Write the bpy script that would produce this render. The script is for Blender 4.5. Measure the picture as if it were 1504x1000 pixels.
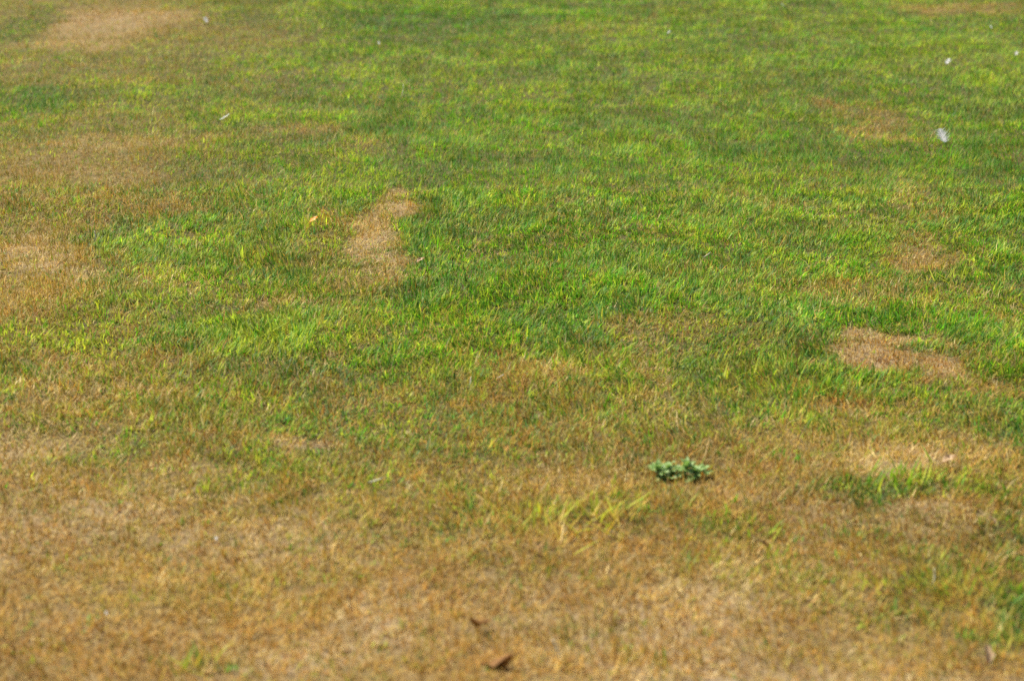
import bpy, math, random
import numpy as np
from mathutils import Vector, Matrix, Euler

for o in list(bpy.data.objects):
    bpy.data.objects.remove(o)
S = bpy.context.scene
COL = S.collection

# ------------------------------------------------------------------ camera, sky, sun, exposure
CAM_H, PITCH, LENS, SENSOR = 1.60, math.radians(17.0), 70.0, 36.0
cam_d = bpy.data.cameras.new('camera')
cam = bpy.data.objects.new('camera', cam_d); COL.objects.link(cam)
cam.location = (0, 0, CAM_H)
cam.rotation_euler = (math.pi / 2 - PITCH, 0, 0)
cam_d.lens, cam_d.sensor_width, cam_d.sensor_fit = LENS, SENSOR, 'HORIZONTAL'
cam_d.clip_start, cam_d.clip_end = 0.05, 2000
cam_d.dof.use_dof = True
cam_d.dof.focus_distance = 6.3
cam_d.dof.aperture_fstop = 3.3
S.camera = cam

SUN_EL, SUN_AZ = math.radians(54), math.radians(-55)      # azimuth from +Y (away from the camera), negative = left
W = bpy.data.worlds.new('World'); S.world = W; W.use_nodes = True
nt = W.node_tree
sky = nt.nodes.new('ShaderNodeTexSky'); sky.sky_type = 'NISHITA'; sky.sun_disc = False
sky.sun_elevation = SUN_EL; sky.sun_rotation = SUN_AZ
bg = nt.nodes['Background']; bg.inputs['Strength'].default_value = 0.062
nt.links.new(sky.outputs[0], bg.inputs[0])
sun_d = bpy.data.lights.new('sun', 'SUN'); sun_d.energy = 4.8; sun_d.angle = math.radians(0.53)
sun_d.color = (1.0, 0.955, 0.87)
sun = bpy.data.objects.new('sun', sun_d); COL.objects.link(sun)
to_sun = Vector((math.sin(SUN_AZ) * math.cos(SUN_EL), math.cos(SUN_AZ) * math.cos(SUN_EL), math.sin(SUN_EL)))
sun.rotation_euler = to_sun.to_track_quat('Z', 'Y').to_euler()
sun.location = to_sun * 20
S.view_settings.view_transform = 'Standard'; S.view_settings.look = 'None'
S.view_settings.exposure = 0.95; S.view_settings.gamma = 1.0
S.cycles.use_denoising = False
S.cycles.max_bounces = 6; S.cycles.transmission_bounces = 4

rng = np.random.default_rng(11)
random.seed(5)

# ------------------------------------------------------------------ ground plan helpers
def spot(u, v, z=0.0):
    """where the line of sight through a photo point meets the lawn"""
    k = SENSOR / LENS / 1504.0
    x, y = (u - 752) * k, (500 - v) * k
    c, s = math.cos(PITCH), math.sin(PITCH)
    d = (x, c + y * s, -s + y * c)
    t = (CAM_H - z) / -d[2]
    return d[0] * t, d[1] * t

_lat = np.random.default_rng(3).random((257, 257))
_lat[256, :] = _lat[0, :]; _lat[:, 256] = _lat[:, 0]
def noise(x, y, scale, seed=0):
    fx = (np.asarray(x) / scale + 13.7 * seed + 100.3) % 256.0
    fy = (np.asarray(y) / scale + 7.1 * seed + 57.9) % 256.0
    ix, iy = np.floor(fx).astype(int) % 256, np.floor(fy).astype(int) % 256
    tx, ty = fx - np.floor(fx), fy - np.floor(fy)
    tx, ty = tx * tx * (3 - 2 * tx), ty * ty * (3 - 2 * ty)
    a = _lat[ix, iy] * (1 - tx) + _lat[ix + 1, iy] * tx
    b = _lat[ix, iy + 1] * (1 - tx) + _lat[ix + 1, iy + 1] * tx
    return (a * (1 - ty) + b * ty) * 2 - 1
def fbm(x, y, scale, seed=0, octv=3):
    r, amp, tot = 0.0, 1.0, 0.0
    for i in range(octv):
        r = r + amp * noise(x, y, scale / 2 ** i, seed + i * 5); tot += amp; amp *= 0.55
    return r / tot
def sstep(a, b, x):
    t = np.clip((x - a) / (b - a), 0, 1)
    return t * t * (3 - 2 * t)

# lawn patches: photo point, half width, half height, strength, then what the turf is like there
# D dryness 0..1, Y yellow-green, R red-brown, P bleached pale, K dark and dense, B blue-grey, H height
PATCHES = [
 # far left
 (20, 40, 40, 50, .8, dict(D=.55, K=.4, B=.4)), (150, 30, 120, 20, .85, dict(D=.92, R=.25, P=.3)), (170, 28, 60, 9, .7, dict(D=.9, R=.8)),
 (90, 66, 90, 10, .7, dict(D=.85, P=.5)), (340, 55, 110, 22, .75, dict(D=.6, R=.15)), (380, 15, 80, 20, .6, dict(D=.4, Y=.4)),
 (75, 100, 110, 18, .7, dict(D=.5, B=.3)), (230, 85, 120, 20, .6, dict(D=.45, Y=.5)), (40, 155, 70, 22, .8, dict(D=.15, K=.5)),
 (270, 140, 90, 14, .85, dict(D=.18, Y=.8)), (390, 125, 90, 18, .6, dict(D=.45, K=.3)), (150, 175, 70, 12, .5, dict(D=.45, Y=.3)),
 (330, 178, 60, 10, .8, dict(D=.15, Y=.7)), (30, 205, 40, 12, .7, dict(D=.3, Y=.6)), (150, 213, 100, 14, .85, dict(D=.78, P=.45)),
 (140, 250, 120, 18, .8, dict(D=.82, R=.1, P=.25)), (440, 196, 60, 12, .75, dict(D=.75, P=.2)), (310, 205, 80, 10, .6, dict(D=.6)),
 (30, 285, 60, 22, .7, dict(D=.62, K=.3, B=.2)), (230, 300, 70, 12, .7, dict(D=.68, R=.2)), (370, 260, 110, 26, .7, dict(D=.25, Y=.4)),
 (180, 285, 90, 14, .5, dict(D=.6, P=.1)),
 # bare straw patches in the left half
 (20, 355, 56, 38, .93, dict(D=.97, P=.35, R=.12)), (60, 385, 40, 22, .9, dict(D=.95, P=.4)), (40, 430, 90, 30, .7, dict(D=.75)), (112, 408, 24, 13, .95, dict(D=.9, P=1.0, B=.8)),
 (170, 395, 45, 22, .7, dict(D=.2, B=.6, K=.3)), (190, 340, 110, 22, .8, dict(D=.12, K=.15)), (330, 360, 150, 30, .8, dict(D=.18, B=.1)),
 (400, 385, 80, 22, .6, dict(D=.22, B=.2)),
 (530, 350, 80, 40, .6, dict(D=.58, P=.3)), (585, 334, 38, 46, .97, dict(D=.96, P=.38, R=.1, H=.85)), (575, 290, 18, 5, .65, dict(D=1.0, P=.9, H=.6)), (602, 350, 18, 11, .8, dict(D=1.0, P=.6, H=.65)), (606, 322, 14, 28, .6, dict(D=.95, R=.3)),
 (540, 405, 70, 26, .75, dict(D=.68)), (505, 330, 40, 24, .5, dict(D=.5)), (430, 290, 50, 20, .4, dict(D=.35, B=.3)),
 # green heart
 (700, 240, 120, 40, .8, dict(D=.05, Y=.15)), (664, 310, 30, 40, .95, dict(D=.05, K=.5)), (700, 320, 50, 24, .6, dict(D=.1, K=.3)), (645, 350, 22, 12, .95, dict(D=.02, Y=.5, H=1.5)),
 (800, 75, 170, 13, .7, dict(D=.2, K=.6, B=.2)), (860, 45, 90, 10, .6, dict(D=.5, R=.15)), (620, 90, 120, 40, .5, dict(D=.15, Y=.25)),
 (560, 155, 80, 28, .5, dict(D=.25, Y=.4)), (820, 130, 170, 32, .6, dict(D=.08, Y=.35)), (530, 225, 50, 16, .6, dict(D=.55)),
 (900, 200, 180, 45, .7, dict(D=.06)), (780, 340, 160, 34, .6, dict(D=.2, K=.2)), (850, 320, 80, 16, .5, dict(D=.3, B=.25)),
 (730, 400, 130, 40, .6, dict(D=.12, Y=.4)), (900, 385, 90, 40, .7, dict(D=.1, K=.15)), (930, 400, 60, 10, .5, dict(D=.1, Y=.6)),
 (690, 500, 130, 38, .85, dict(D=.14, Y=.35)), (640, 540, 60, 14, .5, dict(D=.4, K=.5)), (520, 460, 60, 40, .6, dict(D=.52, Y=.2)),
 (1020, 20, 90, 14, .6, dict(D=.3, Y=.7)), (1190, 40, 120, 20, .5, dict(D=.2, K=.3)), (1430, 14, 90, 9, .85, dict(D=.78, R=.4)), (1060, 120, 110, 28, .5, dict(D=.12, Y=.55)),
 (1180, 120, 70, 14, .5, dict(D=.3, K=.4)), (1440, 60, 90, 22, .5, dict(D=.12)), (1450, 130, 80, 40, .7, dict(D=.12, K=.35)),
 (1195, 158, 26, 7, .95, dict(D=.92, R=.95)), (1265, 170, 70, 15, .8, dict(D=.7, R=.5)), (1320, 198, 60, 18, .92, dict(D=.82, R=.75)), (1360, 214, 30, 8, .8, dict(D=.85, R=.8)), (1260, 195, 40, 12, .6, dict(D=.6, R=.4)), (1160, 220, 120, 36, .75, dict(D=.08, Y=.1)), (1090, 300, 100, 12, .7, dict(D=.55, P=.2)),
 (1040, 280, 100, 14, .5, dict(D=.35, Y=.3)), (1460, 260, 70, 60, .85, dict(D=.06, K=.25)), (1375, 300, 45, 20, .85, dict(D=.68, R=.35)), (1270, 270, 70, 18, .5, dict(D=.35, Y=.2)),
 (1100, 360, 130, 44, .6, dict(D=.2, Y=.4)), (1465, 370, 70, 35, .85, dict(D=.08, B=.35)), (1300, 330, 90, 22, .6, dict(D=.5, K=.2)),
 (1350, 378, 60, 18, .9, dict(D=.82, R=.5)), (1230, 410, 50, 12, .85, dict(D=.78, R=.6)), (1300, 430, 110, 26, .7, dict(D=.62, K=.1)), (1395, 408, 40, 9, .7, dict(D=.15, Y=.7)),
 (1470, 450, 60, 40, .6, dict(D=.35, Y=.2)), (1110, 430, 100, 24, .6, dict(D=.35, Y=.7)), (1390, 455, 90, 12, .6, dict(D=.45, Y=.5)),
 (980, 480, 90, 22, .7, dict(D=.72, P=.25)), (1130, 505, 90, 30, .85, dict(D=.3, K=.6)), (1180, 530, 50, 18, .9, dict(D=.18, K=.75, H=1.2)),
 (1285, 522, 72, 15, .97, dict(D=1.0, R=.85, P=.25, H=.85)), (1280, 518, 60, 11, .95, dict(D=1.0, R=.8, P=.35, H=.85)), (1270, 502, 48, 6, .8, dict(D=1.0, R=.9, H=.6)), (1345, 503, 55, 6, .8, dict(D=.9, R=.3, P=.4)), (1440, 512, 70, 14, .7, dict(D=.3, Y=.1, K=.2)), (1400, 540, 60, 16, .6, dict(D=.6)), (1450, 556, 60, 12, .7, dict(D=.85, P=.2)),
 (1200, 570, 60, 12, .9, dict(D=.1, Y=.3, H=1.3)), (1215, 583, 55, 6, .85, dict(D=.95, R=.9, K=.5)), (1120, 570, 60, 20, .6, dict(D=.35, K=.3)),
 (1300, 580, 90, 22, .6, dict(D=.55, B=.2)), (1490, 610, 50, 40, .9, dict(D=.12)), (1420, 700, 60, 20, .6, dict(D=.35, Y=.4)), (1400, 600, 60, 18, .6, dict(D=.45, K=.2)),
 # transition belt
 (90, 505, 100, 14, .9, dict(D=.3, Y=1.1)), (220, 450, 120, 28, .85, dict(D=.28, Y=1.0)), (395, 492, 84, 26, .95, dict(D=.1, Y=1.3, H=1.15)), (440, 445, 50, 14, .8, dict(D=.55, K=.5, R=.3)),
 (230, 545, 70, 12, .7, dict(D=.45, K=.3)), (120, 545, 40, 8, .6, dict(D=.45, K=.2)), (430, 550, 110, 22, .8, dict(D=.42, B=.6, K=.6)), (510, 600, 90, 26, .8, dict(D=.42, B=.7, K=.4)), (600, 650, 80, 18, .5, dict(D=.6, B=.4)), (310, 550, 45, 8, .7, dict(D=.4, Y=.5)),
 (600, 590, 90, 26, .6, dict(D=.52, B=.5, K=.2)), (760, 570, 80, 22, .7, dict(D=.8)), (740, 540, 60, 12, .6, dict(D=.65, B=.2)), (860, 528, 80, 20, .8, dict(D=.25, Y=.3)), (950, 530, 40, 30, .5, dict(D=.65)), (960, 575, 40, 20, .6, dict(D=.75, R=.4)),
 (860, 620, 130, 26, .6, dict(D=.5, Y=.3)), (740, 640, 110, 22, .5, dict(D=.6, Y=.2)), (1010, 600, 60, 18, .5, dict(D=.45, B=.2)), (1085, 645, 55, 14, .9, dict(D=.85, R=.7, K=.6)), (1180, 650, 60, 20, .5, dict(D=.7, Y=.3)),
 (1310, 645, 60, 18, .9, dict(D=.95, P=.6)), (1420, 640, 60, 16, .7, dict(D=.85, P=.3)), (1060, 690, 60, 16, .6, dict(D=.65, K=.4)), (950, 700, 60, 14, .5, dict(D=.7, K=.4)),
 # dry foreground
 (70, 620, 110, 10, .75, dict(D=.6, B=.5, K=.4)), (430, 605, 42, 10, .8, dict(D=.3, Y=.7)), (500, 650, 40, 10, .8, dict(D=1.0, P=.8)), (330, 640, 80, 20, .5, dict(D=.95, R=.4)), (20, 640, 60, 20, .5, dict(D=.95, R=.3)),
 (230, 690, 120, 22, .6, dict(D=.93, P=.3)), (60, 725, 70, 30, .6, dict(D=.93, R=.4)), (280, 770, 110, 18, .6, dict(D=.92, R=.55)), (450, 725, 40, 14, .5, dict(D=.6, Y=.4)), (380, 800, 120, 30, .5, dict(D=.95, P=.45)),
 (700, 775, 70, 18, .75, dict(D=.62, K=.4)), (860, 766, 110, 22, .97, dict(D=.45, Y=1.0)), (890, 795, 60, 10, .7, dict(D=.7, K=.7)), (720, 810, 50, 12, .7, dict(D=.95, R=.7)), (1000, 740, 80, 18, .5, dict(D=.6, Y=.5)),
 (1320, 706, 100, 22, .98, dict(D=.24, Y=.2, K=.4)), (1235, 720, 40, 14, .8, dict(D=.8, P=.4)), (1130, 770, 60, 16, .6, dict(D=.5, K=.1)), (1320, 760, 60, 20, .6, dict(D=.6, B=.3)), (1390, 770, 60, 20, .7, dict(D=.88, P=.5)), (1450, 720, 50, 30, .6, dict(D=.5, Y=.2)),
 (1480, 780, 40, 50, .6, dict(D=.5, K=.4)), (1340, 822, 90, 18, .85, dict(D=.38, Y=.5)), (1280, 866, 36, 12, .7, dict(D=.4, Y=.9)), (1490, 875, 95, 40, .97, dict(D=.15, K=.5)), (1440, 790, 90, 30, .5, dict(D=.5, K=.2)), (1490, 800, 50, 40, .7, dict(D=.35, K=.3)), (1470, 930, 60, 20, .7, dict(D=.55, K=.4)), (1390, 890, 50, 20, .5, dict(D=.55, Y=.3)),
 (540, 890, 80, 55, .7, dict(D=1.0, P=.65)), (400, 950, 90, 30, .6, dict(D=1.0, P=.7)), (170, 760, 90, 18, .5, dict(D=.97, P=.6)), (640, 700, 90, 20, .5, dict(D=.6, Y=.3)), (560, 760, 60, 18, .5, dict(D=.62, Y=.4)), (900, 680, 80, 24, .6, dict(D=.45, Y=.4)), (60, 940, 140, 50, .5, dict(D=.97, R=.4, P=.2)), (290, 985, 60, 14, .8, dict(D=.5, Y=.8)), (700, 900, 40, 12, .6, dict(D=1.0, R=.6)), (230, 845, 70, 30, .5, dict(D=.8, Y=.3)), (1000, 870, 160, 50, .4, dict(D=.95, R=.25)), (1080, 950, 80, 36, .5, dict(D=.95, P=.4)), (1240, 945, 40, 14, .6, dict(D=.6, Y=.3)), (1450, 985, 60, 14, .6, dict(D=.9, R=.9, K=.4)), (860, 830, 120, 20, .4, dict(D=.95, R=.4)), (14, 45, 34, 36, .95, dict(D=.3, K=1.0, B=.5)), (20, 150, 70, 18, .8, dict(D=.1, K=.8)), (1470, 330, 60, 40, .7, dict(D=.02, K=.3)), (1000, 640, 130, 26, .5, dict(D=.45, B=.4)), (1220, 800, 60, 20, .5, dict(D=.95, R=.3)),
]
def _plan(p):
    u, v, ru, rv, s, f = p
    cx, cy = spot(u, v)
    x1, _ = spot(u + ru, v)
    _, ya = spot(u, v - rv); _, yb = spot(u, v + rv)
    return cx, cy, x1 - cx, (ya - yb) / 2, s, f
PLAN = [_plan(p) for p in PATCHES]

def turf(x, y):
    """what the turf is like at lawn points (arrays)"""
    wx = x + 0.14 * fbm(x, y, 0.45, 1) + 0.03 * noise(x, y, 0.09, 4)
    wy = y + 0.24 * fbm(x, y, 0.55, 2) + 0.05 * noise(x, y, 0.10, 6)
    n4 = fbm(x, y, .11, 37)
    n1, n2, n3 = fbm(x, y, 0.6, 21), fbm(x, y, 0.16, 31), noise(x, y, .07, 35)
    edge = wy + 0.36 * wx * sstep(0, 1.2, wx) - 0.26 * sstep(0.5, -1.3, wx)
    D = 0.90 - 0.84 * sstep(3.45, 5.3, edge)
    belt = sstep(3.3, 4.0, edge) * sstep(6.2, 4.9, edge)
    D = D + belt * (0.46 * fbm(x, y, .75, 23) + .22 * fbm(x * .6, y, .3, 25))
    D = D + 0.46 * sstep(-0.2, -1.6, x + 0.10 * (y - 5.5)) * sstep(4.6, 5.6, y)
    D = D + 0.13 * n1 + 0.15 * n2 + .06 * n3
    dryzone = 1 - sstep(4.4, 5.2, edge)
    F = dict(D=D, Y=0.42 + 0.40 * fbm(x * .7, y, 0.4, 41) + .65 * fbm(x, y, 1.0, 43), R=0.30 * dryzone + 0.12 + 0.35 * fbm(x, y, 0.22, 51) + .55 * fbm(x, y, .5, 53), P=0.10 + 0.30 * fbm(x, y, 0.2, 61) + .60 * fbm(x, y, .5, 63),
             K=.05 + 0.26 * fbm(x * .6, y, .28, 65) + .40 * fbm(x, y, .9, 66), B=.06 + .28 * fbm(x * .7, y, .35, 67), H=np.ones_like(x))
    for cx, cy, rx, ry, s, f in PLAN:
        m = (np.abs(x - cx) < rx * 1.5 + .3) & (np.abs(y - cy) < ry * 1.5 + .5)
        if not m.any(): continue
        dx, dy = (wx[m] - cx) / rx, (wy[m] - cy) / ry
        d = np.sqrt(dx * dx + dy * dy) + 0.34 * n2[m] + .2 * n3[m]
        w = s * sstep(1.6, 0.6, d) * np.clip(.92 + .5 * n4[m], .45, 1)
        for k, val in f.items():
            F[k][m] += (val - F[k][m]) * w
        for k in ('Y', 'R', 'P', 'K'):
            if k not in f and k in 'K': F[k][m] *= 1 - 0.7 * w
    for k in F: F[k] = np.clip(F[k], 0, 2)
    return F

def lift(x, y):
    return 0.016 * fbm(x, y, 0.9, 71) + 0.007 * noise(x, y, 0.22, 81)

# ------------------------------------------------------------------ materials
def nodes_mat(name):
    m = bpy.data.materials.new(name); m.use_nodes = True
    t = m.node_tree; t.nodes.clear()
    return m, t, t.nodes.new('ShaderNodeOutputMaterial')
def blade_mat(name, trans, rough, spec, color=None, boost=(1.25, 1.2, 0.75)):
    m, t, out = nodes_mat(name)
    if color is None:
        a = t.nodes.new('ShaderNodeAttribute'); a.attribute_name = 'tint'; c = a.outputs['Color']
    else:
        tc = t.nodes.new('ShaderNodeTexCoord'); nz = t.nodes.new('ShaderNodeTexNoise'); nz.inputs['Scale'].default_value = 60
        t.links.new(tc.outputs['Object'], nz.inputs['Vector'])
        r = t.nodes.new('ShaderNodeValToRGB')
        r.color_ramp.elements[0].position, r.color_ramp.elements[1].position = 0.3, 0.7
        r.color_ramp.elements[0].color = (*color[0], 1); r.color_ramp.elements[1].color = (*color[1], 1)
        t.links.new(nz.outputs['Fac'], r.inputs['Fac']); c = r.outputs['Color']
    p = t.nodes.new('ShaderNodeBsdfPrincipled')
    p.inputs['Roughness'].default_value = rough; p.inputs['Specular IOR Level'].default_value = spec
    t.links.new(c, p.inputs['Base Color'])
    tr = t.nodes.new('ShaderNodeBsdfTranslucent')
    mu = t.nodes.new('ShaderNodeMix'); mu.data_type = 'RGBA'; mu.blend_type = 'MULTIPLY'; mu.inputs['Factor'].default_value = 1
    t.links.new(c, mu.inputs['A']); mu.inputs['B'].default_value = (*boost, 1)
    t.links.new(mu.outputs['Result'], tr.inputs['Color'])
    mx = t.nodes.new('ShaderNodeMixShader'); mx.inputs[0].default_value = trans
    t.links.new(p.outputs[0], mx.inputs[1]); t.links.new(tr.outputs[0], mx.inputs[2])
    t.links.new(mx.outputs[0], out.inputs['Surface'])
    return m
M_GREEN = blade_mat('green_blade', 0.46, 0.55, 0.22)
M_DRY = blade_mat('dry_blade', 0.30, 0.6, 0.2, boost=(1.1, 1.0, 0.85))
M_THATCH = blade_mat('thatch_fibre', 0.15, 0.7, 0.2, boost=(1, 1, 1))

def soil_mat():
    m, t, out = nodes_mat('thatchy_soil')
    a = t.nodes.new('ShaderNodeAttribute'); a.attribute_name = 'tint'
    tc = t.nodes.new('ShaderNodeTexCoord')
    n1 = t.nodes.new('ShaderNodeTexNoise'); n1.inputs['Scale'].default_value = 160; n1.inputs['Detail'].default_value = 5
    n2 = t.nodes.new('ShaderNodeTexNoise'); n2.inputs['Scale'].default_value = 45; n2.inputs['Detail'].default_value = 6; n2.inputs['Distortion'].default_value = 1.5
    for n in (n1, n2): t.links.new(tc.outputs['Object'], n.inputs['Vector'])
    r = t.nodes.new('ShaderNodeMapRange'); r.inputs['From Min'].default_value = .3; r.inputs['From Max'].default_value = .7; r.inputs['To Min'].default_value = .65; r.inputs['To Max'].default_value = 1.25
    t.links.new(n2.outputs['Fac'], r.inputs['Value'])
    mu = t.nodes.new('ShaderNodeMix'); mu.data_type = 'RGBA'; mu.blend_type = 'MULTIPLY'; mu.inputs['Factor'].default_value = 1
    t.links.new(a.outputs['Color'], mu.inputs['A']); t.links.new(r.outputs[0], mu.inputs['B'])
    p = t.nodes.new('ShaderNodeBsdfPrincipled'); p.inputs['Roughness'].default_value = .9; p.inputs['Specular IOR Level'].default_value = .1
    t.links.new(mu.outputs['Result'], p.inputs['Base Color'])
    b = t.nodes.new('ShaderNodeBump'); b.inputs['Strength'].default_value = .8; b.inputs['Distance'].default_value = .006
    t.links.new(n1.outputs['Fac'], b.inputs['Height']); t.links.new(b.outputs[0], p.inputs['Normal'])
    t.links.new(p.outputs[0], out.inputs['Surface'])
    return m
M_SOIL = soil_mat()

# ------------------------------------------------------------------ mesh helper
def np_mesh(name, verts, loops, sizes, mat, tint=None):
    me = bpy.data.meshes.new(name)
    me.vertices.add(len(verts)); me.vertices.foreach_set('co', np.ascontiguousarray(verts, np.float32).ravel())
    me.loops.add(len(loops)); me.loops.foreach_set('vertex_index', np.ascontiguousarray(loops, np.int32))
    me.polygons.add(len(sizes))
    st = np.zeros(len(sizes), np.int32); st[1:] = np.cumsum(sizes)[:-1]
    me.polygons.foreach_set('loop_start', st)
    me.update(calc_edges=True)
    if tint is not None:
        at = me.attributes.new('tint', 'FLOAT_COLOR', 'POINT')
        c = np.ones((len(verts), 4), np.float32); c[:, :3] = tint
        at.data.foreach_set('color', c.ravel())
    me.materials.append(mat)
    return me
def link(name, me, label=None, cat=None, kind=None, group=None, parent=None):
    o = bpy.data.objects.new(name, me); COL.objects.link(o)
    if label: o['label'] = label
    if cat: o['category'] = cat
    if kind: o['kind'] = kind
    if group: o['group'] = group
    if parent: o.parent = parent
    return o

# ------------------------------------------------------------------ ground: one sheet to the horizon, fine under the lawn
def axis(lo, hi, step, far):
    core = np.arange(lo, hi + step / 2, step)
    out, s, p = [], step, hi
    while p < far: s *= 1.6; p += s; out.append(p)
    hi_e = np.array(out); out, s, p = [], step, lo
    while p > -far: s *= 1.6; p -= s; out.append(p)
    return np.concatenate([np.array(out)[::-1], core, hi_e])
gx, gy = axis(-4.6, 4.6, 0.045, 600), axis(2.4, 16.4, 0.045, 600)
GX, GY = np.meshgrid(gx, gy)
x, y = GX.ravel(), GY.ravel()
fade = np.exp(-np.maximum(0, np.hypot(x, y - 8) - 10) / 8)
F = turf(x, y)
soil = np.array([.20, .135, .055]); bare = np.array([.38, .29, .19]); mould = np.array([.085, .075, .028])
d = sstep(.35, .95, F['D'])[:, None]; pl = (F['P'] * sstep(.6, 1, F['D']))[:, None]
g = mould * (1 - d) + soil * d; g = g * (1 - pl) + bare * pl
nx = len(gx); idx = np.arange(nx * len(gy)).reshape(len(gy), nx)
q = np.stack([idx[:-1, :-1], idx[:-1, 1:], idx[1:, 1:], idx[1:, :-1]], -1).reshape(-1, 4)
ground = link('ground', np_mesh('ground', np.stack([x, y, lift(x, y) * fade], 1), q.ravel(), np.full(len(q), 4), M_SOIL, g),
              'brown thatchy soil under the patchy lawn', 'ground', 'structure')

# ------------------------------------------------------------------ grass blades
def blades(bx, by, bz, head, length, width, tilt, bend, twist, root, tip, nseg=2):
    """strips of nseg-1 quads and a tip triangle, all in one array"""
    n = len(bx); V = np.zeros((n, 2 * nseg + 1, 3)); C = np.zeros((n, 2 * nseg + 1, 3))
    hx, hy = np.cos(head), np.sin(head)
    sx, sy = -np.sin(head + twist), np.cos(head + twist)
    px, py, pz = bx.copy(), by.copy(), bz.copy()
    for i in range(nseg):
        s = i / nseg
        w = width * 0.5 * (0.85 if i == 0 else 1.0) * (1 - 0.35 * max(0, s - .3))
        for k, sg in ((0, -1), (1, 1)):
            V[:, 2 * i + k] = np.stack([px + sg * sx * w, py + sg * sy * w, pz], 1)
            C[:, 2 * i + k] = root * (1 - s) + tip * s
        th = tilt + bend * (i + .5) / nseg
        st = length / nseg
        px, py, pz = px + hx * np.sin(th) * st, py + hy * np.sin(th) * st, pz + np.cos(th) * st
    V[:, -1] = np.stack([px, py, pz], 1); C[:, -1] = tip
    one = []
    for i in range(nseg - 1): one += [2 * i, 2 * i + 1, 2 * i + 3, 2 * i + 2]
    one += [2 * nseg - 2, 2 * nseg - 1, 2 * nseg]
    sz = [4] * (nseg - 1) + [3]
    L = (np.array(one)[None] + (np.arange(n) * (2 * nseg + 1))[:, None]).ravel()
    return V.reshape(-1, 3), L, np.tile(sz, n), C.reshape(-1, 3)

def beyond(x, y):                                    # metres outside the part of the lawn in view
    out = np.maximum(np.abs(x) - 0.268 * np.hypot(y, CAM_H) - 0.12, 0)
    return np.maximum(out, np.maximum(3.25 - y, y - 13.3))
def sow(per_m2_near, per_m2_far, seed):
    r = np.random.default_rng(seed)
    x0, x1, y0, y1 = -4.6, 4.6, 2.5, 16.2
    n = int((x1 - x0) * (y1 - y0) * per_m2_near)
    x, y = r.uniform(x0, x1, n), r.uniform(y0, y1, n)
    dens = per_m2_near + (per_m2_far - per_m2_near) * sstep(4.0, 11.0, y)
    out = beyond(x, y)
    dens = dens * (1 - 0.30 * sstep(0, 0.5, out)) * (out < 1.3)
    keep = r.random(n) * per_m2_near < dens
    return x[keep], y[keep], r
def pick(r, n, weights, colours):
    w = np.maximum(np.stack(weights, 1), 0); c = np.cumsum(w, 1); c /= c[:, -1:]
    i = (r.random(n)[:, None] > c).sum(1)
    return np.array(colours)[np.minimum(i, len(colours) - 1)]
GREENS = [(.100, .310, .012), (.37, .475, .040), (.058, .165, .010), (.30, .305, .042), (.098, .240, .056)]
DRIES = [(.485, .296, .054), (.65, .495, .205), (.45, .220, .032), (.23, .11, .026), (.42, .32, .135), (.38, .31, .042)]

def green_tint(r, n, F):
    o = np.ones(n)
    return pick(r, n, [o * 1.0, 2.3 * F['Y'] ** 1.3, .22 + 3.2 * F['K'], .30 + 1.4 * np.clip(F['D'], 0, 1), .06 + 1.6 * F['B']], GREENS)
def dry_tint(r, n, F):
    o = np.ones(n)
    return pick(r, n, [o * 1.3, .15 + 2.8 * F['P'] ** 1.3, .12 + 1.7 * F['R'], .04 + 1.3 * F['R'] ** 2 + 1.0 * F['K'], .15 + 1.0 * F['B'], .25 + 2.2 * np.clip(1 - F['D'], 0, .6) + .8 * F['Y'] * (F['D'] < .9)], DRIES)

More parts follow.
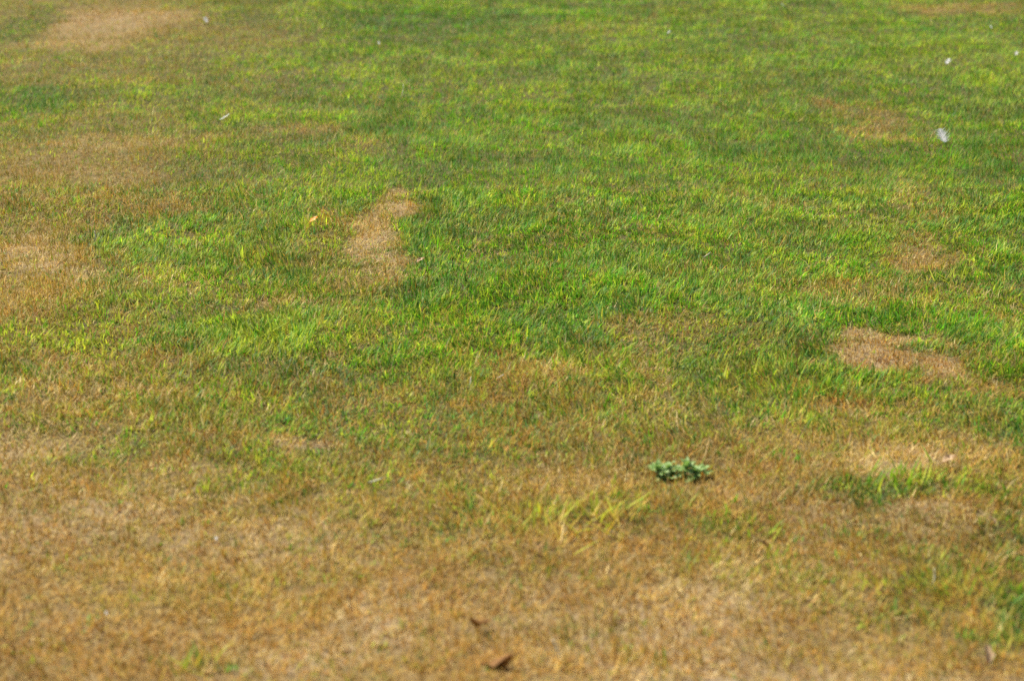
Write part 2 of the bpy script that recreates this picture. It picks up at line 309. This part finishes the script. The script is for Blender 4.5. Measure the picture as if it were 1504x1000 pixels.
FAR_ROW = 7.1
def grass_field(kind, near, far, seed, per):
    tx, ty, r = sow(near, far, seed)
    F = turf(tx, ty); n = len(tx)
    D = F['D'] + 0.10 * noise(tx, ty, 0.045, 91) + r.normal(0, .14, n)
    pdry = 1 / (1 + np.exp(-(D - .43) * 7.0))
    if kind == 'green': keep = (r.random(n) > pdry) & (F['H'] > .55)
    else: keep = r.random(n) < np.maximum(pdry, .012) * np.clip(F['H'] * 1.15, .25, 1)
    tx, ty, D = tx[keep], ty[keep], D[keep]; F = {k: v[keep] for k, v in F.items()}; n = len(tx)
    lean = math.pi * 2 * noise(tx, ty, 0.16, 101) + 1.2 * noise(tx, ty, .6, 103)
    tone = np.exp(r.normal(0, .20 if kind == 'green' else .13, n) + (.26 if kind == 'green' else .18) * noise(tx, ty, .055, 115) + .24 * fbm(tx * .6, ty, .3, 117))[:, None]
    base = (green_tint if kind == 'green' else dry_tint)(r, n, F) * tone
    hgt = (1 + .42 * fbm(tx, ty, .22, 111)) * np.clip(F['H'], .4, 1.6)
    rep = r.integers(per[0], per[1] + 1, n)
    i = np.repeat(np.arange(n), rep); m = len(i)
    sp = .007 if kind == 'green' else .011
    bx, by = tx[i] + r.normal(0, sp, m), ty[i] + r.normal(0, sp, m)
    bz = lift(bx, by) - .003
    tone2 = np.exp(r.normal(0, .15, m))[:, None]
    col = base[i] * tone2
    Dm = np.clip(D[i], 0, 1)
    if kind == 'green':
        head = .6 * lean[i] + r.normal(0, .95, m)
        ln = r.gamma(9, 1 / 9, m) * .030 * hgt[i] * (1.0 - .5 * Dm)
        wd = r.uniform(.0018, .0038, m)
        tilt = np.abs(r.normal(.45, .36, m)); bend = np.abs(r.normal(.75, .55, m))
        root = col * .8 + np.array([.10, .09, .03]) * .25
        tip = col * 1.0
        tipdry = (r.random(m) < .06 + .5 * Dm)[:, None]
        tip = np.where(tipdry, tip * .45 + np.array([.36, .27, .08]) * .55, tip)
    else:
        head = r.uniform(0, 2 * math.pi, m) * .75 + lean[i] * .25
        ln = r.gamma(7, 1 / 7, m) * .026 * hgt[i] * (1.3 - .42 * Dm)
        wd = r.uniform(.0012, .0027, m)
        tilt = np.clip(r.normal(.85, .36, m), .05, 1.4); bend = r.normal(.40, .65, m)
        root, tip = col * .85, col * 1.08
    twist = r.normal(0, .5, m); parts = []
    for far in (False, True):                       # distant blades are single tapering faces
        k = ((by > FAR_ROW) | (beyond(bx, by) > .05)) == far
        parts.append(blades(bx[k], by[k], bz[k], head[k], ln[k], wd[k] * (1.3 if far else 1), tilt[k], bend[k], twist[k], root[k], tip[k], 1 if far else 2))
    (Va, La, Za, Ca), (Vb, Lb, Zb, Cb) = parts
    return np.concatenate([Va, Vb]), np.concatenate([La, Lb + len(Va)]), np.concatenate([Za, Zb]), np.concatenate([Ca, Cb])

V, L, Z, C = grass_field('green', 8300, 3700, 201, (3, 6))
link('green_grass', np_mesh('green_grass', V, L, Z, M_GREEN, C), 'short green lawn grass, thickest in the far half of the lawn', 'grass', 'stuff')
V, L, Z, C = grass_field('dry', 8700, 3700, 202, (3, 6))
link('dry_grass', np_mesh('dry_grass', V, L, Z, M_DRY, C), 'dry straw-coloured grass of the parched lawn and its bare patches', 'grass', 'stuff')
# matted dead fibres lying on the soil
tx, ty, r = sow(5200, 1300, 203)
F = turf(tx, ty); n = len(tx)
keep = r.random(n) < .25 + .75 * np.clip(F['D'], 0, 1); tx, ty = tx[keep], ty[keep]; F = {k: v[keep] for k, v in F.items()}; n = len(tx)
c = dry_tint(r, n, F) * np.exp(r.normal(-.15, .22, n))[:, None]
V, L, Z, C = blades(tx, ty, lift(tx, ty) + r.uniform(.001, .007, n), r.uniform(0, 6.283, n), r.uniform(.015, .045, n), r.uniform(.001, .0026, n),
                    r.normal(1.45, .16, n), r.normal(.1, .25, n), r.normal(0, .2, n), c, c, 1)
link('thatch', np_mesh('thatch', V, L, Z, M_THATCH, C), 'mat of dead fibres lying on the soil between the grass blades', 'thatch', 'stuff')

# ------------------------------------------------------------------ things lying on and growing in the lawn
def mm(v):                                   # metres on the lawn per photo pixel at this row
    (xa, _), (xb, _) = spot(752, v), spot(753, v)
    return xb - xa
def base(u, v, up=0.0):
    x, y = spot(u, v, up)
    return Vector((x, y, float(lift(np.array([x]), np.array([y]))[0]) + up))
def empty(name, loc, label, cat, group=None):
    o = bpy.data.objects.new(name, None); COL.objects.link(o); o.location = loc; o.empty_display_size = .02
    o['label'] = label; o['category'] = cat
    if group: o['group'] = group
    return o
def mesh(name, verts, faces, mat, smooth=True):
    me = bpy.data.meshes.new(name); me.from_pydata([tuple(v) for v in verts], [], faces); me.materials.append(mat)
    if smooth: me.shade_smooth()
    return me
def tube(name, pts, radii, mat, sides=6):
    vs, fs = [], []
    for i, p in enumerate(pts):
        p = Vector(p); t = (Vector(pts[min(i + 1, len(pts) - 1)]) - Vector(pts[max(i - 1, 0)])).normalized()
        a = t.cross(Vector((.3, .2, 1))).normalized(); b = t.cross(a)
        for k in range(sides):
            an = 2 * math.pi * k / sides
            vs.append(p + (a * math.cos(an) + b * math.sin(an)) * radii[i])
    for i in range(len(pts) - 1):
        for k in range(sides):
            fs.append((i * sides + k, i * sides + (k + 1) % sides, (i + 1) * sides + (k + 1) % sides, (i + 1) * sides + k))
    fs += [tuple(range(sides))[::-1], tuple((len(pts) - 1) * sides + k for k in range(sides))]
    return mesh(name, vs, fs, mat)

M_WEED = blade_mat('ruffled_weed_leaf', .30, .45, .45, [(.09, .23, .026), (.36, .47, .17)], (1.1, 1.2, .7))
M_WEEDSTEM = blade_mat('weed_stem', .1, .5, .3, [(.16, .22, .06), (.24, .26, .10)], (1, 1, 1))
M_TUFT_Y = blade_mat('yellow_green_blade', .45, .6, .15, [(.36, .43, .025), (.54, .57, .06)])
M_TUFT_G = blade_mat('vivid_green_blade', .45, .6, .15, [(.12, .27, .012), (.24, .40, .03)])
M_TUFT_O = blade_mat('golden_blade', .35, .5, .3, [(.48, .36, .035), (.62, .44, .06)], (1.1, 1, .8))
M_DOWN = blade_mat('white_down', .5, .7, .2, [(.70, .69, .66), (.84, .83, .80)], (1, 1, 1))
M_SHAFT = blade_mat('feather_shaft', .1, .4, .4, [(.60, .56, .46), (.72, .68, .58)], (1, 1, 1))
M_LEAF_B = blade_mat('brown_dead_leaf', .12, .75, .15, [(.11, .050, .016), (.30, .15, .045)], (1.1, .9, .6))
M_LEAF_T = blade_mat('tan_dead_leaf', .2, .55, .3, [(.42, .27, .13), (.60, .42, .24)], (1.1, .9, .6))
M_LEAF_O = blade_mat('orange_leaf', .35, .45, .4, [(.72, .27, .015), (.86, .42, .03)], (1.1, .95, .5))
M_STALK = blade_mat('bleached_stalk', .1, .5, .35, [(.56, .49, .32), (.74, .68, .52)], (1, 1, 1))

# ---- ruffled weed
def lobed_leaf(name, ln, wd, seed):
    r = random.Random(seed); n = 11; vs, fs = [], []
    for i in range(n):
        t = i / (n - 1)
        prof = math.sin(math.pi * min(1, t * .92 + .08)) ** .7 * wd * (.45 if i % 2 else 1.0) * (1 - .25 * t)
        if i == n - 1: prof = .0006
        droop = -.30 * ln * t * t + .18 * ln * t
        ruff = (.13 * wd * (1 if i % 4 < 2 else -1)) + r.uniform(-.05, .05) * wd
        vs += [(-prof, ln * t - (.12 * ln if not i % 2 else 0) * .4, droop + .35 * prof + ruff), (0, ln * t, droop), (prof, ln * t - (.12 * ln if not i % 2 else 0) * .4, droop + .35 * prof - ruff)]
    for i in range(n - 1):
        a = 3 * i
        fs += [(a, a + 1, a + 4, a + 3), (a + 1, a + 2, a + 5, a + 4)]
    return mesh(name, vs, fs, M_WEED)
weed = empty('ruffled_weed', base(1000, 698), 'low weed with pale green ruffled lobed leaves growing in dry turf', 'weed')
LV = [lobed_leaf('leaf', .034, .0115, k) for k in range(4)]
weed.scale = (1.08, 1.0, .80)
weed.location.z -= .004
rw = random.Random(8)
for sx, sy, hh, nl, sc in [(-.046, .0, .040, 15, 1.0), (-.020, .012, .036, 11, .85), (.008, .004, .046, 14, .95), (.034, -.004, .034, 12, .85), (.052, .008, .030, 9, .75), (-.030, -.022, .020, 7, .7), (.022, -.024, .018, 7, .7)]:
    tipp = Vector((sx + rw.uniform(-.006, .006), sy, hh))
    st = tube('stem', [(sx * .5, sy * .5, -.006), (sx * .85, sy, hh * .45), tuple(tipp)], [.0022, .0018, .0012], M_WEEDSTEM)
    link('stem', st, parent=weed)
    for k in range(nl):
        f = k / nl
        lf = link('leaf', LV[k % 4], parent=weed)
        lf.location = Vector((sx * .85, sy, hh * .35)).lerp(tipp, f ** .7)
        lf.rotation_euler = Euler((-.1 + 1.15 * f + rw.uniform(-.2, .2), rw.uniform(-.3, .3), k * 2.4 + rw.uniform(-.4, .4)), 'XYZ')
        lf.scale = (sc * (1.1 - .35 * f),) * 3

# ---- coarse tufts that stand out of the turf, each blade a part
def blade_mesh(ln, wd, tilt, bend, mat, seg=6):
    vs, fs = [], []; y = z = 0.0
    for i in range(seg + 1):
        t = i / seg
        w = wd * .5 * (.7 + .3 * min(1, t * 4)) * (1 - t ** 2.2) + .0002
        vs += [(-w, y, z + w * .5), (0, y, z), (w, y, z + w * .5)]
        th = tilt + bend * t
        y += math.sin(th) * ln / seg; z += math.cos(th) * ln / seg
    for i in range(seg):
        a = 3 * i; fs += [(a, a + 1, a + 4, a + 3), (a + 1, a + 2, a + 5, a + 4)]
    return mesh('blade', vs, fs, mat)
BANK = {}
for key, mat in (('Y', M_TUFT_Y), ('G', M_TUFT_G), ('O', M_TUFT_O)):
    rb = random.Random(ord(key))
    BANK[key] = [blade_mesh(rb.uniform(.050, .078), rb.uniform(.0040, .0060), rb.uniform(.35, 1.05), rb.uniform(-.1, .7), mat) for _ in range(7)]
def tuft(u, v, nb, half_px, keys, size, label, seed, fan=None):
    r = random.Random(seed); c = base(u, v)
    t = empty('grass_tuft', c, label, 'grass tuft', 'coarse grass tufts standing out of the lawn')
    w = half_px * mm(v)
    for k in range(nb):
        b = link('blade', r.choice(BANK[r.choice(keys)]), parent=t)
        px, py = r.gauss(0, .45) * w, r.gauss(0, .45) * w * .9
        b.location = (px, py, float(lift(np.array([c.x + px]), np.array([c.y + py]))[0]) - c.z + .004)
        b.rotation_euler = (0, 0, r.uniform(0, 6.283) if fan is None else fan + r.gauss(0, .7))
        s = size * r.uniform(.6, 1.15); b.scale = (s ** .5, s, s)
for i, a in enumerate([
    (400, 496, 90, 60, 'YYYG', .78, 'widest yellow-green coarse grass tuft, sprawling on olive turf'),
    (318, 552, 7, 22, 'YYG', .85, 'few long bright blades slanting out of olive-brown turf'),
    (430, 606, 14, 24, 'YYO', .72, 'small yellow-green tuft rooted in golden dry grass'),
    (642, 355, 30, 20, 'GGY', .62, 'compact vivid green tuft bordering the bare straw patch'),
    (865, 772, 48, 80, 'YYOO', .95, 'low yellowing tuft with golden blades near the ruffled weed'),
    (1218, 566, 26, 46, 'GGY', .72, 'bright green tuft fringing the reddish bare patch'),
    (1395, 411, 9, 30, 'YYG', .95, 'loose tuft of long pale blades on brownish turf'),
    (95, 508, 44, 75, 'YYG', .66, 'straggling line of yellow-green tuft blades in tan turf'),
    (1325, 708, 44, 70, 'GGGY', .80, 'dense deep green tuft surrounded by straw-coloured turf'),
    (1105, 552, 24, 40, 'YYG', .75, 'thin yellow-green tuft at the foot of the dark green turf'),
    (860, 540, 40, 66, 'GYY', .70, 'soft light green tuft where green lawn turns to straw'),
    (85, 612, 10, 40, 'GGY', .65, 'sparse dark green tuft beside a grey-green stain in dry grass'),
    (1110, 785, 14, 36, 'GYO', .70, 'scant green tuft in orange-brown dry grass'),
    (1285, 868, 14, 30, 'YYO', .75, 'little golden-green tuft in parched turf'),
    (215, 452, 46, 80, 'YYG', .62, 'broken yellow-green tuft next to the dull bare tan turf'),
    (290, 986, 22, 48, 'YOOG', .75, 'golden and green mixed tuft in the driest turf'),
    ]): tuft(*a, seed=40 + i)

# ---- white feathers
def feather_parts(seed, fluffy):
    r = random.Random(seed); pts = [(0, t, .16 * t * t) for t in (0, .25, .5, .75, 1.0)]
    sh = tube('shaft', pts, [.022, .020, .016, .012, .005], M_SHAFT, 5)
    vanes = []
    for sg in (-1, 1):
        vs, fs = [], []
        for k in range(52):
            t = .06 + .92 * k / 51
            ln = (.40 if fluffy else .24) * math.sin(math.pi * (t * .85 + .12)) ** .6 * (r.uniform(.5, .95) if k % 9 else 1.6)
            up = r.uniform(.0, .45) if fluffy else r.uniform(0, .12)
            fw = r.uniform(.2, .75); w = .034 if fluffy else .03
            p0 = Vector((0, t, .16 * t * t)); p1 = p0 + Vector((sg * ln * .55, ln * fw * .4, ln * up * .4)); p2 = p0 + Vector((sg * ln * .85, ln * fw, ln * up + r.uniform(-.1, .1) * ln))
            a = len(vs)
            vs += [p0, p0 + Vector((0, w, 0)), p1, p1 + Vector((0, w, .004)), p2]
            fs += [(a, a + 1, a + 3, a + 2), (a + 2, a + 3, a + 4)]
        vanes.append(mesh('vane', vs, fs, M_DOWN, False))
    return sh, vanes
FE = {False: feather_parts(1, False), True: feather_parts(2, True)}
def feather(u, v, length_px, rz, rx, fluffy, label, group=None, up=.022):
    c = base(u, v, up); t = empty('feather', c, label, 'feather', group)
    sh, va = FE[fluffy]; s = length_px * mm(v)
    t.rotation_euler = (rx, 0, rz); t.scale = (s, s, s)
    link('shaft', sh, parent=t)
    for m in va: link('vane', m, parent=t)
feather(1388, 213, 26, .25, .55, True, 'ragged fluffy white feather standing beside the red-brown patch')
feather(322, 178, 17, -1.2, .35, False, 'slim white feather lying flat on yellow-green turf')
feather(304, 33, 11, .5, .5, True, 'round white down feather near the tan bare patch')
feather(1390, 93, 12, -.6, .45, True, 'white fluffy feather lying on dark green turf')
for u, v, l, rz in [(1457, 40, 7, .3), (1492, 82, 8, -.4), (1152, 11, 7, 1.0), (557, 64, 7, .2), (980, 50, 6, -1)]:
    feather(u, v, l, rz, .45, l % 2 == 0, 'tiny white down feather caught in the green grass', 'tiny down feathers in the green grass', .026)
for u, v, l, rz in [(318, 793, 7, .3), (157, 902, 7, .5)]:
    feather(u, v, l, rz, .35, True, 'tiny white down feather caught in the driest golden grass', 'tiny down feathers in the dry grass', .02)

# ---- fallen leaves
def leaf_parts(seed, mat, curl):
    r = random.Random(seed); n, m = 9, 7; vs, fs = [], []
    def P(t, s):
        w = (.30 + .05 * math.sin(13 * t + 2 * s)) * math.sin(math.pi * t ** .8) ** .8 + .004
        a = curl * s
        return Vector((w * math.sin(a) / max(curl, .01), t, w * (1 - math.cos(a)) / max(curl, .01) * .9 + .25 * math.sin(2.4 * t) * .5 + .05 * math.sin(9 * t + 4 * s + seed) + .03 * math.sin(17 * t - 5 * s)))
    for i in range(n):
        for k in range(m): vs.append(P(i / (n - 1), -1 + 2 * k / (m - 1)))
    for i in range(n - 1):
        for k in range(m - 1): a = i * m + k; fs.append((a, a + 1, a + m + 1, a + m))
    bl = mesh('leaf_blade', vs, fs, mat)
    rib = tube('midrib', [P(t, 0) + Vector((0, 0, .006)) for t in (0, .25, .5, .75, .98)], [.016, .014, .011, .008, .003], mat, 5)
    p0 = P(0, 0); stk = tube('stalk', [p0 + Vector((0, -.28, -.03)), p0 + Vector((.02, -.12, .0)), p0], [.014, .013, .016], mat, 5)
    return bl, rib, stk
LP = {'B': leaf_parts(1, M_LEAF_B, 1.5), 'T': leaf_parts(2, M_LEAF_T, 1.0), 'O': leaf_parts(3, M_LEAF_O, .5)}
def leaf(kind, u, v, length_px, rot, label, up=.018, group=None):
    c = base(u, v, up); t = empty('fallen_leaf', c, label, 'leaf', group or 'fallen leaves scattered on the lawn'); s = length_px * mm(v)
    t.rotation_euler = rot; t.scale = (s, s, s)
    bl, rib, stk = LP[kind]; b = link('leaf_blade', bl, parent=t); link('midrib', rib, parent=b); link('stalk', stk, parent=t)
leaf('B', 752, 968, 58, (.45, -2.55, .75), 'large curled brown dead leaf lying in the driest turf', .030)
leaf('B', 690, 912, 40, (.3, 2.6, -.7), 'smaller dark curled dead leaf close to the large curled one', .032)
leaf('O', 455, 324, 15, (.45, .2, -1.2), 'bright orange fallen leaf on green turf near the bare straw patch', .03)
leaf('B', 1130, 801, 18, (.3, .3, 1.4), 'little red-brown dead leaf in orange dry grass')
leaf('T', 1384, 676, 24, (.3, .2, -1.3), 'tan dead leaf resting by the deep green tuft', .02)
leaf('B', 1468, 678, 20, (.4, 2.8, -.9), 'curled maroon-brown dead leaf in yellowish turf', .02)
leaf('T', 1463, 766, 16, (.5, .3, 1.0), 'pinkish tan dead leaf in greyish straw', .02)
leaf('T', 1452, 976, 30, (.7, .2, .2), 'upright pale tan dead leaf in reddish dry turf', .015)
leaf('B', 1352, 513, 16, (.3, 2.7, 1.2), 'small dark dead leaf on the edge of the reddish bare patch', .012)
leaf('O', 1031, 697, 10, (.9, .2, .3), 'orange-tan leaf tucked under the ruffled weed', .012)
leaf('T', 612, 384, 14, (.3, .2, -1.0), 'peach-coloured leaf below the compact vivid green tuft', .02)

# ---- bleached stalks
def stalk(u, v, length_px, lean_x, flat, label, up=.012, group=None):
    c = base(u, v, up); s = length_px * mm(v); r = .0016
    pts = [Vector((lean_x * s * t + .06 * s * math.sin(3 * t), flat * s * t, s * t * math.sqrt(max(.02, 1 - lean_x ** 2 - flat ** 2)))) for t in (0, .25, .5, .75, 1)]
    t = empty('dry_stalk', c, label, 'stalk', group)
    link('culm', tube('culm', pts, [r, r, r, r * .9, r * .6], M_STALK), parent=t)
    link('node', tube('node', [pts[2] - Vector((0, 0, .0015)), pts[2], pts[2] + Vector((0, 0, .0015))], [r, r * 1.5, r], M_STALK), parent=t)
stalk(822, 972, 34, -.35, .2, 'thick bleached straw stalk slanting out of golden turf')
stalk(588, 146, 22, .2, .2, 'pale upright dry stalk in bright green grass')
stalk(690, 570, 14, .1, .3, 'short curled white stalk where olive turf turns brown')
stalk(730, 561, 12, .85, .3, 'stubby white stalk lying beside a short curled one')
stalk(1034, 379, 12, .8, .3, 'tiny bleached stalk lying on yellow-green turf', .022)
stalk(140, 352, 14, -.1, .2, 'thin whitish stalk in green turf next to tan patch', .015)
stalk(540, 713, 22, .95, .1, 'long straw stalk lying level on golden dry turf', .012)
stalk(1370, 862, 26, .05, .2, 'upright bleached straw stalk in browning turf by green edge')
